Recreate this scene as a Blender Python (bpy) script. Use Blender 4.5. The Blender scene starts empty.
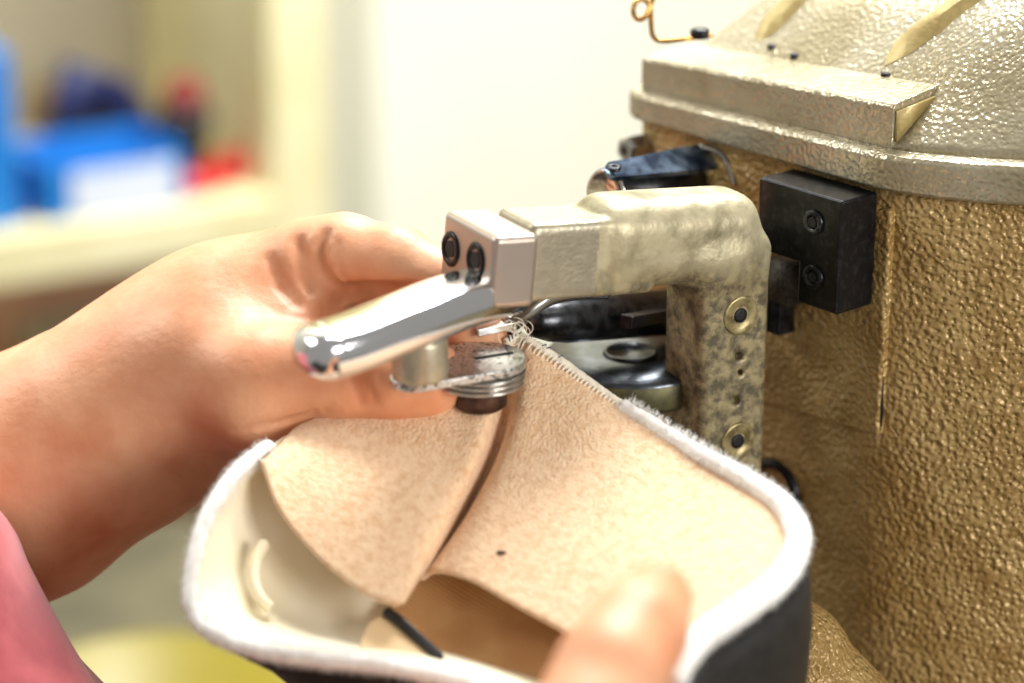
import bpy, bmesh, math, random
import numpy as np
from mathutils import Vector, Matrix, noise
random.seed(7)
S = bpy.context.scene
COL = S.collection
V = Vector
# ------------------------------------------------------------------ camera
PITCH = math.radians(20)
FOC = 85/36*1024
DF = 0.715
TGT = V((0, 0, 1.15))
FWD = V((0, math.cos(PITCH), -math.sin(PITCH)))
UP = V((0, math.sin(PITCH), math.cos(PITCH)))
RT = V((1, 0, 0))
CAM = TGT - FWD*DF
cd = bpy.data.cameras.new('camera'); cam = bpy.data.objects.new('camera', cd); COL.objects.link(cam)
cam.location = CAM; cam.rotation_euler = (math.pi/2-PITCH, 0, 0)
cd.lens = 85; cd.sensor_width = 36; cd.clip_start = .02; cd.clip_end = 50
cd.dof.use_dof = True; cd.dof.focus_distance = DF; cd.dof.aperture_fstop = 4.6
S.camera = cam
S.view_settings.view_transform = 'Standard'; S.view_settings.look = 'None'
S.view_settings.gamma = 1; S.view_settings.use_curve_mapping = False
S.view_settings.exposure = 0.22
w = bpy.data.worlds.new('world'); S.world = w; w.use_nodes = True
bg = w.node_tree.nodes['Background']; bg.inputs[0].default_value = (1, .965, .90, 1); bg.inputs[1].default_value = .32

def area(name, loc, target, size, power, color=(1, 1, 1), sy=None):
    l = bpy.data.lights.new(name, 'AREA'); l.energy = power; l.color = color
    l.shape = 'RECTANGLE'; l.size = size; l.size_y = sy or size
    o = bpy.data.objects.new(name, l); COL.objects.link(o); o.location = loc
    o.rotation_euler = (V(target)-V(loc)).to_track_quat('-Z', 'Y').to_euler()
    return o
area('ceiling_light', (.20, .60, 2.15), (0, 0, 1.1), .7, 20, (.94, .97, 1), .5)
area('front_fill_light', (1.0, -.95, 1.5), (.15, 0, 1.1), .6, 13, (1, .97, .93), .5)  # unseen front fill, added to brighten the machine body
area('wall_fill_light', (.35, .75, 2.5), (.3, 1.7, 1.3), 1.0, 50, (1, .985, .93), .5)  # unseen fill, added to brighten the back wall
area('left_light', (-.9, .25, 1.9), (-.1, 0, 1.1), .4, 5, (1, .98, .95), .4)

def W(px, py, d):
    return CAM + RT*((px-512)/FOC*d) - UP*((py-341.5)/FOC*d) + FWD*d
def ray(px, py):
    return (RT*((px-512)/FOC) - UP*((py-341.5)/FOC) + FWD)
def hit(px, py, p0, n):
    r = ray(px, py); t = (p0-CAM).dot(n)/r.dot(n); return CAM + r*t

# ------------------------------------------------------------------ materials
MATS = {}
def srgb(c):
    return tuple(((x/255)/12.92 if x/255 <= .04045 else ((x/255+.055)/1.055)**2.4) for x in c)
def mat(name, col, rough=.5, metal=0, col2=None, nscale=200, bump=0, bscale=None, bdist=.001, sss=0,
        spec=.5, coat=0, contrast=(.4, .6), sheen=0, voro=False, stretch=None, mdetail=4, rough2=None):
    m = bpy.data.materials.new(name); m.use_nodes = True; nt = m.node_tree; N = nt.nodes; L = nt.links
    b = N['Principled BSDF']
    c1 = srgb(col)
    b.inputs['Base Color'].default_value = (*c1, 1); b.inputs['Roughness'].default_value = rough
    b.inputs['Metallic'].default_value = metal; b.inputs['Specular IOR Level'].default_value = spec
    if coat: b.inputs['Coat Weight'].default_value = coat; b.inputs['Coat Roughness'].default_value = .12
    if sheen: b.inputs['Sheen Weight'].default_value = sheen
    if sss:
        b.inputs['Subsurface Weight'].default_value = sss
        b.inputs['Subsurface Radius'].default_value = (1, .35, .2); b.inputs['Subsurface Scale'].default_value = .006
    tc = N.new('ShaderNodeTexCoord'); mp = N.new('ShaderNodeMapping'); L.new(tc.outputs['Object'], mp.inputs[0])
    if stretch: mp.inputs['Scale'].default_value = stretch
    if col2:
        n = N.new('ShaderNodeTexNoise'); n.inputs['Scale'].default_value = nscale; n.inputs['Detail'].default_value = mdetail
        L.new(mp.outputs[0], n.inputs[0])
        r = N.new('ShaderNodeValToRGB'); r.color_ramp.elements[0].position = contrast[0]; r.color_ramp.elements[1].position = contrast[1]
        r.color_ramp.elements[0].color = (*c1, 1); r.color_ramp.elements[1].color = (*srgb(col2), 1)
        L.new(n.outputs[0], r.inputs[0]); L.new(r.outputs[0], b.inputs['Base Color'])
        if rough2 is not None:
            mr = N.new('ShaderNodeMapRange'); mr.inputs[1].default_value = contrast[0]; mr.inputs[2].default_value = contrast[1]
            mr.inputs[3].default_value = rough; mr.inputs[4].default_value = rough2
            L.new(n.outputs[0], mr.inputs[0]); L.new(mr.outputs[0], b.inputs['Roughness'])
    if bump:
        if voro:
            n2 = N.new('ShaderNodeTexVoronoi'); n2.feature = 'SMOOTH_F1'; n2.inputs['Scale'].default_value = bscale
            nd = N.new('ShaderNodeTexNoise'); nd.inputs['Scale'].default_value = bscale*.6
            L.new(mp.outputs[0], nd.inputs[0])
            mx = N.new('ShaderNodeMix'); mx.data_type = 'VECTOR'; mx.inputs[0].default_value = .0015*1
            ad = N.new('ShaderNodeVectorMath'); ad.operation = 'SCALE'; ad.inputs[3].default_value = .9/bscale
            L.new(nd.outputs[1], ad.inputs[0])
            a2 = N.new('ShaderNodeVectorMath'); a2.operation = 'ADD'; L.new(ad.outputs[0], a2.inputs[0]); L.new(mp.outputs[0], a2.inputs[1])
            L.new(a2.outputs[0], n2.inputs[0]); N.remove(mx)
            src = n2.outputs['Distance']
        else:
            n2 = N.new('ShaderNodeTexNoise'); n2.inputs['Scale'].default_value = bscale or nscale; n2.inputs['Detail'].default_value = 3
            L.new(mp.outputs[0], n2.inputs[0]); src = n2.outputs[0]
        bp = N.new('ShaderNodeBump'); bp.inputs['Strength'].default_value = bump; bp.inputs['Distance'].default_value = bdist
        L.new(src, bp.inputs['Height']); L.new(bp.outputs[0], b.inputs['Normal'])
    MATS[name] = m; return m
mat('hammered_gold', (190, 160, 104), .36, .18, (160, 128, 74), 60, 1.0, 600, .0016, voro=True, contrast=(.35, .65))
mat('hammered_grey', (184, 176, 152), .24, .42, (158, 146, 116), 30, .7, 700, .0006, voro=True, contrast=(.35, .65))
mat('rib_gold', (196, 176, 118), .4, .2, (168, 146, 92), 90, .5, 400, .0006)
mat('cast_worn', (184, 174, 142), .42, .3, (122, 114, 84), 85, .6, 260, .0006, contrast=(.46, .66), mdetail=7)
mat('cast_pitted', (166, 152, 112), .42, .3, (84, 78, 64), 230, .8, 380, .0006, contrast=(.40, .62), mdetail=9)
def add_wear():
    m = MATS['cast_worn']; nt = m.node_tree; N = nt.nodes; L = nt.links; b = N['Principled BSDF']
    old = b.inputs['Base Color'].links[0].from_socket
    tc = N.new('ShaderNodeTexCoord'); n = N.new('ShaderNodeTexNoise'); n.inputs['Scale'].default_value = 260; n.inputs['Detail'].default_value = 9
    n.inputs['Roughness'].default_value = .65; L.new(tc.outputs['Object'], n.inputs[0])
    r = N.new('ShaderNodeValToRGB'); r.color_ramp.elements[0].position = .40; r.color_ramp.elements[1].position = .60
    r.color_ramp.elements[0].color = (*srgb((98, 90, 72)), 1); r.color_ramp.elements[1].color = (*srgb((170, 156, 118)), 1); L.new(n.outputs[0], r.inputs[0])
    n3 = N.new('ShaderNodeTexNoise'); n3.inputs['Scale'].default_value = 70; L.new(tc.outputs['Object'], n3.inputs[0])
    sx = N.new('ShaderNodeSeparateXYZ'); L.new(tc.outputs['Object'], sx.inputs[0])
    ad = N.new('ShaderNodeMath'); ad.operation = 'MULTIPLY_ADD'; ad.inputs[1].default_value = .03; L.new(n3.outputs[0], ad.inputs[0]); L.new(sx.outputs[2], ad.inputs[2])
    mr = N.new('ShaderNodeMapRange'); mr.name = 'wear_range'; mr.inputs[3].default_value = 1; mr.inputs[4].default_value = 0; L.new(ad.outputs[0], mr.inputs[0])
    mx = N.new('ShaderNodeMix'); mx.data_type = 'RGBA'; L.new(mr.outputs[0], mx.inputs[0]); L.new(old, mx.inputs[6]); L.new(r.outputs[0], mx.inputs[7])
    L.new(mx.outputs[2], b.inputs['Base Color'])
add_wear()
mat('machined', (176, 168, 146), .33, .6, (168, 160, 138), 300, .35, 900, .0004)
mat('satin_pink', (186, 172, 160), .32, .75, bump=.1, bscale=300, bdist=.0002)
mat('chrome', (225, 225, 228), .13, 1, bump=.12, bscale=90, bdist=.0006)
mat('steel_speckled', (196, 196, 194), .3, .85, (90, 88, 84), 900, .6, 800, .0004, contrast=(.52, .64), mdetail=2)
mat('steel', (190, 188, 184), .22, .95, bump=.1, bscale=400, bdist=.0002)
mat('steel_dark', (70, 72, 76), .28, .8, (36, 36, 38), 250, .2, 500, .0003)
mat('disc_steel', (92, 96, 104), .3, .85, (62, 66, 66), 160, .3, 500, .0003)
mat('rim_olive', (104, 100, 66), .5, .4, (80, 78, 54), 200)
mat('pitted_dark', (84, 78, 70), .5, .3, (52, 46, 42), 900, .8, 900, .0005)
mat('blued_steel', (134, 154, 180), .26, .9, (48, 62, 84), 120, .3, 500, .0003)
mat('black_steel', (20, 20, 23), .3, .5, (42, 42, 46), 420, .3, 600, .0003, contrast=(.5, .7))
mat('black_hole', (8, 7, 6), .6)
mat('brass_wire', (190, 146, 78), .22, .9)
mat('rusty_knob', (84, 62, 54), .35, .7, (50, 36, 30), 200)
mat('washer_gold', (178, 164, 118), .35, .5, (130, 116, 78), 300, .3, 500, .0003)
mat('red_mark', (160, 40, 50), .3, .1)
mat('skin', (230, 176, 138), .46, 0, (206, 132, 92), 45, .5, 380, .0004, sss=.10, contrast=(.3, .75), spec=.4)
mat('nail', (246, 204, 190), .3, 0, sss=.2)
mat('shirt', (186, 86, 90), .85, 0, (150, 54, 62), 38, .35, 1500, .0004, sheen=.4)
mat('fleece', (240, 206, 168), .95, 0, (222, 178, 134), 420, .9, 1100, .0010, sheen=.3, contrast=(.42, .72), mdetail=8)
mat('cream_foam', (247, 238, 212), .9, 0, (244, 232, 198), 30, .25, 900, .0004)
mat('white_fluff', (248, 246, 242), 1, 0, (236, 232, 226), 260, .4, 700, .0006)
mat('thread', (240, 232, 214), .8)
mat('dark_thread', (60, 66, 84), .7)
mat('twill', (214, 164, 108), .9, 0, (196, 142, 88), 40, .5, 900, .0006)
mat('tan_patch', (238, 206, 160), .8)
mat('black_leather', (34, 31, 30), .5, 0, (24, 22, 22), 200, .5, 500, .0005)
mat('wall_paint', (238, 236, 220), .9, 0, (232, 230, 213), 3)
mat('strip_grey', (190, 188, 168), .8)
mat('cabinet_cream', (232, 224, 182), .6, 0, (224, 214, 166), 12)
mat('cabinet_back', (160, 150, 128), .8)
mat('cabinet_brown', (205, 160, 132), .8)
mat('floor_mat', (70, 67, 54), .8, 0, (56, 54, 44), 20)
mat('bench_wood', (96, 90, 66), .6, 0, (78, 73, 55), 14)
mat('blue_plastic', (30, 120, 200), .4); mat('blue_dark', (20, 60, 150), .4)
mat('white_card', (205, 212, 226), .6); mat('red_dark', (120, 30, 24), .5); mat('red_plastic', (190, 22, 28), .35)
mat('black_plastic', (28, 26, 28), .4); mat('brown_tape', (120, 92, 56), .5)
mat('yellow_plastic', (140, 126, 30), .45); mat('orange_plastic', (220, 140, 40), .5)
mat('navy', (24, 34, 84), .5); mat('pale_grey', (206, 206, 192), .6)
M = MATS

# twill weave
def add_weave(m, scale, strength, dist):
    nt = m.node_tree; N = nt.nodes; L = nt.links; b = N['Principled BSDF']
    tc = N.new('ShaderNodeTexCoord'); wv = N.new('ShaderNodeTexWave'); wv.inputs['Scale'].default_value = scale
    wv.bands_direction = 'DIAGONAL'; wv.inputs['Distortion'].default_value = .6
    L.new(tc.outputs['Object'], wv.inputs[0])
    bp = N.new('ShaderNodeBump'); bp.inputs['Strength'].default_value = strength; bp.inputs['Distance'].default_value = dist
    L.new(wv.outputs[1], bp.inputs['Height']); L.new(bp.outputs[0], b.inputs['Normal'])
add_weave(M['twill'], 300, .8, .0006)

# ------------------------------------------------------------------ object helpers
def empty(name, loc, label=None, cat=None, group=None):
    o = bpy.data.objects.new(name, None); COL.objects.link(o); o.location = loc; o.empty_display_size = .01
    if label: o['label'] = label; o['category'] = cat
    if group: o['group'] = group
    return o
def wloc(o):
    l = V(o.location)
    while o.parent: o = o.parent; l = l + o.location
    return l
def obj(name, vs, fs, m, parent=None, smooth=True, label=None, cat=None, kind=None, group=None, origin=None, mods=()):
    org = wloc(parent) if parent else (V(origin) if origin is not None else V((0, 0, 0)))
    if parent and origin is not None: org = V(origin)
    me = bpy.data.meshes.new(name)
    me.from_pydata([tuple(V(v)-org) for v in vs], [], [tuple(int(i) for i in f) for f in fs]); me.validate()
    bm = bmesh.new(); bm.from_mesh(me); bmesh.ops.recalc_face_normals(bm, faces=bm.faces); bm.to_mesh(me); bm.free()
    if smooth: me.polygons.foreach_set('use_smooth', [True]*len(me.polygons))
    for mm in (m if isinstance(m, (list, tuple)) else [m]): me.materials.append(M[mm])
    o = bpy.data.objects.new(name, me); COL.objects.link(o)
    if parent:
        o.parent = parent; o.location = org - wloc(parent)
    else: o.location = org
    if label: o['label'] = label
    if cat: o['category'] = cat
    if kind: o['kind'] = kind
    if group: o['group'] = group
    return o
def bev(o, wd, seg=3, ang=35):
    b = o.modifiers.new('bevel', 'BEVEL'); b.width = wd; b.segments = seg; b.limit_method = 'ANGLE'; b.angle_limit = math.radians(ang)
    b.harden_normals = True
    return o
class MB:
    def __init__(s): s.v = []; s.f = []
    def add(s, vs, fs):
        k = len(s.v); s.v += [V(x) for x in vs]; s.f += [tuple(i+k for i in f) for f in fs]; return s
    def box(s, c, ex, ey, ez):   # centre and three half-axis vectors
        vs = [c+ex*a+ey*b+ez*d for a in (-1, 1) for b in (-1, 1) for d in (-1, 1)]
        return s.add(vs, [(0, 1, 3, 2), (4, 6, 7, 5), (0, 4, 5, 1), (2, 3, 7, 6), (0, 2, 6, 4), (1, 5, 7, 3)])
    def prism(s, pts, off):      # polygon pts extruded by off
        n = len(pts); vs = [V(p) for p in pts]+[V(p)+off for p in pts]
        return s.add(vs, [tuple(range(n))[::-1], tuple(range(n, 2*n))]+[(i, (i+1) % n, n+(i+1) % n, n+i) for i in range(n)])
    def tube(s, pts, rad, seg=12, ry=None, upv=None, cap=True, closed=False):
        pts = [V(p) for p in pts]; n = len(pts)
        if not hasattr(rad, '__len__'): rad = [rad]*n
        if ry is None: ry = rad
        elif not hasattr(ry, '__len__'): ry = [ry]*n
        vs = []; prev = V(upv) if upv is not None else None
        for i in range(n):
            a = pts[(i-1) % n] if closed else pts[max(0, i-1)]; b = pts[(i+1) % n] if closed else pts[min(n-1, i+1)]
            t = (b-a).normalized()
            if prev is None: prev = V((0, 0, 1)) if abs(t.z) < .9 else V((1, 0, 0))
            x = t.cross(prev).normalized(); y = x.cross(t).normalized()
            if upv is None: prev = y
            for k in range(seg):
                an = 2*math.pi*k/seg; vs.append(pts[i]+x*math.cos(an)*rad[i]+y*math.sin(an)*ry[i])
        fs = []
        for i in range(n if closed else n-1):
            j = (i+1) % n
            for k in range(seg): fs.append((i*seg+k, i*seg+(k+1) % seg, j*seg+(k+1) % seg, j*seg+k))
        if cap and not closed: fs += [tuple(range(seg))[::-1], tuple(range((n-1)*seg, n*seg))]
        return s.add(vs, fs)
    def lathe(s, c, ax, prof, seg=40):   # prof list of (r, h) along ax
        ax = V(ax).normalized(); x = ax.orthogonal().normalized(); y = ax.cross(x)
        vs = []; n = len(prof)
        for (r, h) in prof:
            for k in range(seg):
                an = 2*math.pi*k/seg; vs.append(c+ax*h+(x*math.cos(an)+y*math.sin(an))*max(r, 1e-5))
        fs = []
        for i in range(n-1):
            for k in range(seg): fs.append((i*seg+k, i*seg+(k+1) % seg, (i+1)*seg+(k+1) % seg, (i+1)*seg+k))
        fs += [tuple(range(seg))[::-1], tuple(range((n-1)*seg, n*seg))]
        return s.add(vs, fs)
    def build(s, name, m, parent=None, **k): return obj(name, s.v, s.f, m, parent, **k)
def crom(pts, n=8, closed=False):
    P = [tuple(map(float, p)) for p in pts]; P = [np.array(p) for p in P]; out = []; m = len(P)
    rng = range(m if closed else m-1)
    for i in rng:
        if closed: a, b, c, d = P[(i-1) % m], P[i], P[(i+1) % m], P[(i+2) % m]
        else: a, b, c, d = P[max(0, i-1)], P[i], P[i+1], P[min(m-1, i+2)]
        for k in range(n):
            t = k/n; out.append(.5*((2*b)+(-a+c)*t+(2*a-5*b+4*c-d)*t*t+(-a+3*b-3*c+d)*t**3))
    if not closed: out.append(P[-1])
    return out
def WP(pts, n=8): return [W(*p[:3]) for p in crom(pts, n)]

# ------------------------------------------------------------------ signed distance meshing
def smin(a, b, k):
    h = np.clip(.5+.5*(b-a)/k, 0, 1); return b*(1-h)+a*h-k*h*(1-h)
def smax(a, b, k): return -smin(-a, -b, k)
def sd_cone(P, a, b, ra, rb):
    a = np.array(a, np.float32); b = np.array(b, np.float32); ab = b-a
    t = np.clip(((P-a)@ab)/max(1e-12, ab@ab), 0, 1)
    return np.linalg.norm(P-(a+t[..., None]*ab), axis=-1)-(ra+(rb-ra)*t)
def sd_ell(P, c, ax, r):
    q = (P-np.array(c, np.float32)); Q = np.stack([q@np.array(a, np.float32) for a in ax], -1)/np.array(r, np.float32)
    k = np.linalg.norm(Q, axis=-1); return (k-1)*min(r)
def sd_box(P, c, ax, hx, r):
    q = (P-np.array(c, np.float32)); Q = np.stack([np.abs(q@np.array(a, np.float32)) for a in ax], -1)-(np.array(hx, np.float32)-r)
    return np.linalg.norm(np.maximum(Q, 0), axis=-1)+np.minimum(Q.max(-1), 0)-r
def sd_cyl(P, c, ax, r, hh, rr=0):
    q = (P-np.array(c, np.float32)); a = np.array(ax, np.float32); h = q@a
    rad = np.linalg.norm(q-h[..., None]*a, axis=-1)
    d = np.stack([rad-(r-rr), np.abs(h)-(hh-rr)], -1)
    return np.linalg.norm(np.maximum(d, 0), axis=-1)+np.minimum(d.max(-1), 0)-rr
def nets(f, lo, hi, h):
    lo = np.array(lo); hi = np.array(hi); n = np.ceil((hi-lo)/h).astype(int)+1
    g = np.stack(np.meshgrid(*[lo[i]+h*np.arange(n[i]) for i in range(3)], indexing='ij'), -1).astype(np.float32)
    F = f(g); s = F < 0
    pos = np.zeros(tuple(n-1)+(3,), np.float32); cnt = np.zeros(tuple(n-1), np.float32)
    for ax in range(3):
        o1, o2 = [i for i in range(3) if i != ax]
        for a in (0, 1):
            for b in (0, 1):
                sl = [slice(0, -1)]*3; sl[o1] = slice(a, n[o1]-1+a); sl[o2] = slice(b, n[o2]-1+b)
                s2 = list(sl); s2[ax] = slice(1, None); sl = tuple(sl); s2 = tuple(s2)
                F0, F1 = F[sl], F[s2]; m = s[sl] != s[s2]
                t = np.where(m, F0/np.where(m, F0-F1, 1), 0); off = np.zeros(tuple(n-1)+(3,), np.float32)
                off[..., ax] = t; off[..., o1] = a; off[..., o2] = b
                pos += off*m[..., None]; cnt += m
    act = cnt > 0; idx = -np.ones(act.shape, int); idx[act] = np.arange(act.sum())
    ijk = np.argwhere(act); vs = lo+h*(ijk+pos[act]/cnt[act][:, None])
    fs = []
    for ax in range(3):
        o1, o2 = (ax+1) % 3, (ax+2) % 3
        sl = [slice(None)]*3; sl[ax] = slice(0, -1); s2 = [slice(None)]*3; s2[ax] = slice(1, None)
        m = s[tuple(sl)] != s[tuple(s2)]; e = np.argwhere(m); fl = s[tuple(sl)][m]
        e = e[(e[:, o1] > 0) & (e[:, o2] > 0) & (e[:, o1] < n[o1]-1) & (e[:, o2] < n[o2]-1)] if True else e
        q = []
        for (a, b) in ((0, 0), (1, 0), (1, 1), (0, 1)):
            c = e.copy(); c[:, o1] -= a; c[:, o2] -= b; q.append(idx[c[:, 0], c[:, 1], c[:, 2]])
        q = np.stack(q, 1); fs.append(q[(q >= 0).all(1)])
    return vs, np.concatenate(fs)
def netobj(name, f, lo, hi, h, m, parent, sm=2, **k):
    vs, fs = nets(f, lo, hi, h); o = obj(name, vs, fs, m, parent, **k)
    if sm: md = o.modifiers.new('smooth', 'SMOOTH'); md.iterations = sm; md.factor = .5
    return o

# ================================================================== setting: room and cabinet behind
BA = math.radians(29)
be = V((math.cos(BA), math.sin(BA), 0)); bgn = V((math.sin(BA), -math.cos(BA), 0)); Z = V((0, 0, 1))
B0 = W(300, 225, 1.9)
def hb(px, py, b=0):   # -> (along, height) on a plane b in front of the cabinet front
    p = hit(px, py, B0+bgn*b, bgn); return (p-B0).dot(be), p.z
def BP(a, b, z): return V((B0.x, B0.y, 0))+be*a+bgn*b+Z*z
WALLB = -.32
MB().box(BP(0, WALLB-.05, 1.3), be*3, bgn*.05, Z*1.3).build('wall_back', 'wall_paint', smooth=False, kind='structure')
MB().box(V((0, .2, -.03)), V((3, 0, 0)), V((0, 3, 0)), Z*.03).build('floor', 'floor_mat', smooth=False, kind='structure')
WALLB = -.32
a0, _ = hb(334, 100, WALLB); a1, _ = hb(364, 100, WALLB)
ap0, _ = hb(275, 200); ap1, _ = hb(330, 200); aL = hb(-140, 200)[0]
_, zs = hb(140, 216)
_, zsr = hb(270, 198)
cab = empty('shelf_cabinet', BP((aL+ap1)/2, -.08, 0), 'cream painted open cabinet with a thick shelf behind the hand', 'cabinet')
DEP = .28
bev(MB().box(BP((ap0+ap1)/2, -DEP/2, 1.0), be*((ap1-ap0)/2), bgn*DEP/2, Z*1.0).build('side_panel', 'cabinet_cream', cab, smooth=False), .003)
bev(MB().box(BP(aL-.02, -DEP/2, 1.0), be*.02, bgn*DEP/2, Z*1.0).build('side_panel', 'cabinet_cream', cab, smooth=False), .003)
MB().box(BP((aL+ap0)/2, -DEP+.006, 1.0+zs/2), be*((ap0-aL)/2), bgn*.006, Z*(1-zs/2)).build('back_panel', 'cabinet_back', cab, smooth=False)
MB().box(BP((aL+ap0)/2, -DEP+.13, zs/2-.03), be*((ap0-aL)/2), bgn*.006, Z*(zs/2-.03)).build('lower_back_panel', 'cabinet_brown', cab, smooth=False, label='brown lower back panel')
TH = .040
bev(MB().box(BP((aL+ap0)/2, -DEP/2+.003, zs-TH/2), be*((ap0-aL)/2), bgn*(DEP/2-.003), Z*TH/2).build('shelf', 'cabinet_cream', cab, smooth=False), .003)
zl = zs-.19
bev(MB().box(BP((aL+ap0)/2, -DEP/2+.003, zl-TH/2), be*((ap0-aL)/2), bgn*(DEP/2-.003), Z*TH/2).build('shelf', 'cabinet_cream', cab, smooth=False), .003)
MB().box(BP(hb(190, 100, -DEP+.02)[0], -DEP+.02, zs+.25), be*.016, bgn*.008, Z*.25).build('batten', 'cabinet_cream', cab, smooth=False)
MB().box(BP((a0+a1)/2-.02, WALLB+.012, 1.3), be*((a1-a0)/2+.02), bgn*.012, Z*1.3).build('wall_strip_1', 'strip_grey', smooth=False, kind='structure')  # grey-beige upright strip against the back wall

def bthing(name, px, b, label, cat):
    a, _ = hb(px, 200, b); return empty(name, BP(a, b, zs+.0005), label, cat), a
def bh(px, py, b): return hb(px, py, b)[1]
SB = -.06
# blue box with white label
r, a = bthing('storage_box', 97, SB, 'blue open-top box with white front label on cream shelf', 'box')
hw = (hb(168, 190, SB)[0]-hb(26, 190, SB)[0])/2; zt = bh(97, 146, SB)
HZ = (zt-zs)/2
for sx in (-1, 1): MB().box(BP(a+sx*(hw-.003), SB, zs+HZ+.001), be*.003, bgn*.045, Z*HZ).build('side', 'blue_plastic', r, smooth=False)
for sy in (-1, 1): MB().box(BP(a, SB+sy*.042, zs+HZ+.001), be*hw, bgn*.003, Z*HZ).build('side', 'blue_plastic', r, smooth=False)
MB().box(BP(a, SB, zs+.004), be*hw, bgn*.045, Z*.003).build('bottom', 'blue_plastic', r, smooth=False)
MB().box(BP(a+.006, SB+.0465, zs+HZ*.95), be*(hw*.72), bgn*.0012, Z*HZ*.8).build('label_card', 'white_card', r, smooth=False, label='white label card')
# tape roll leaning
r, a = bthing('tape_roll', 70, SB-.15, 'brown tape roll standing behind blue box', 'tape')
R_ = (bh(70, 84, SB-.15)-zs)/2
c = BP(a, SB-.15, zs+R_+.0005)
MB().lathe(c-bgn*.02, bgn, [(R_*.55, 0), (R_, 0), (R_, .04), (R_*.55, .04), (R_*.55, 0)], 40).build('tape', 'brown_tape', r)
MB().lathe(c-bgn*.021, bgn, [(R_*.48, 0), (R_*.55, 0), (R_*.55, .042), (R_*.48, .042), (R_*.48, 0)], 40).build('core', 'navy', r)
r, a = bthing('stapler', 112, SB-.09, 'dark navy hand tool leaning above blue box', 'tool')
zz = bh(112, 100, SB-.09)
MB().tube([BP(a-.04, SB-.095, zs+.02), BP(a-.02, SB-.095, zs+.075), BP(a+.005, SB-.095, zz), BP(a+.03, SB-.095, zz-.03), BP(a+.05, SB-.095, zs+.015)], [.014, .02, .022, .016, .012], 12).build('body', 'navy', r)
# red/black tool
r, a = bthing('glue_bottle', 190, SB+.005, 'black bottle with red cap and red foot on cream shelf', 'bottle')
zt = bh(188, 78, SB+.005); z2 = bh(188, 108, SB+.005); zb = bh(188, 168, SB+.005)
c = BP(a, SB+.005, 0)
MB().lathe(c, Z, [(.015, z2), (.017, z2+.004), (.016, zt-.01), (.011, zt)], 24).build('cap', 'red_dark', r)
MB().lathe(c, Z, [(.015, zb), (.0165, zb+.02), (.021, z2-.01), (.021, z2)], 24).build('body', 'black_plastic', r)
MB().lathe(c, Z, [(.03, zs+.001), (.03, zb-.012), (.022, zb), (.015, zb+.001)], 24).build('foot', 'red_plastic', r)
r, a = bthing('red_lid', 222, SB, 'low red plastic lid beside the black bottle', 'lid')
MB().lathe(BP(hb(226, 190, SB+.0)[0]+.006, SB, 0), Z, [(.014, zs+.001), (.017, zs+.004), (.017, zs+.015), (.012, zs+.02)], 24).build('cap', 'red_plastic', r)
r, a = bthing('binder', 0, SB, 'bright blue upright binder at the shelf left edge', 'binder')
zt = bh(0, 40, SB)
bev(MB().box(BP(hb(-14, 200, SB)[0], SB-.05, (zs+zt)/2), be*.014, bgn*.09, Z*((zt-zs)/2)).build('cover', 'blue_plastic', r, smooth=False), .002)
bev(MB().box(BP(hb(14, 200, SB)[0]-.001, SB-.05, (zs+zt)/2-.06), be*.005, bgn*.08, Z*((zt-zs)/2-.06)).build('divider', 'blue_dark', r, smooth=False), .002)
# stuff on lower shelf
a, z_ = hb(100, 318, -.1)
r = empty('plastic_tray', BP(a, -.075, zl), 'pale grey stacked trays under the shelf behind the wrist', 'tray')
bev(MB().box(BP(a, -.075, (zl+z_)/2), be*.06, bgn*.06, Z*((z_-zl)/2)).build('tray', 'pale_grey', r, smooth=False), .004)
# side table with yellow tub, seen between arm and shoe
tz = W(140, 745, 1.25).z-.05
tb = empty('side_table', (W(150, 640, 1.25).x, W(150, 640, 1.25).y, 0), 'olive wooden side table low behind the forearm', 'table')
tc_ = W(150, 640, 1.25); tc_ = V((tc_.x-.36, tc_.y+.10, 0))
bev(MB().box(tc_+Z*(tz-.015), V((.5, 0, 0)), V((0, .28, 0)), Z*.015).build('tabletop', 'bench_wood', tb, smooth=False), .003)
for sx in (-.46, .46):
    for sy in (-.24, .24):
        MB().box(tc_+V((sx, sy, (tz-.03)/2)), V((.02, 0, 0)), V((0, .02, 0)), Z*((tz-.03)/2)).build('leg', 'bench_wood', tb, smooth=False)
c = W(150, 745, 1.25); c.z = tz+.001
r = empty('yellow_tub', c, 'round yellow plastic tub below the forearm', 'tub')
hh = .075
MB().lathe(c, Z, [(.055, 0), (.072, hh), (.076, hh), (.076, hh-.004), (.069, hh-.001), (.052, .004)], 48).build('bucket', 'yellow_plastic', r)
# ================================================================== workbench
BZ = .90
wb = empty('workbench', (.15, .1, 0), 'dark work table carrying the sewing machine', 'table')
bev(MB().box(V((.32, .12, BZ-.02)), V((.34, 0, 0)), V((0, .3, 0)), Z*.02).build('tabletop', 'bench_wood', wb, smooth=False), .003)
for sx in (0, .62):
    for sy in (-.14, .38):
        MB().box(V((sx+.01, sy, (BZ-.04)/2)), V((.02, 0, 0)), V((0, .02, 0)), Z*((BZ-.04)/2)).build('leg', 'bench_wood', wb, smooth=False)

# ================================================================== sewing machine
MA = math.radians(50)
u = V((math.cos(MA), -math.sin(MA), 0)); nn = V((-math.sin(MA), -math.cos(MA), 0))
K = W(888, 188, .720)
def MP(a, b, c): return K+u*a+nn*b+Z*c
def hf(px, py, b=0):
    p = hit(px, py, K+nn*b, nn)-K; return p.dot(u), p.z
mroot = empty('sewing_machine', (MP(0, -.08, 0).x, MP(0, -.08, 0).y, BZ), 'gold hammered-finish sewing machine with grey domed cap, chrome lever and cast arm', 'sewing machine')
aF = hf(630, 130)[0]
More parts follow.
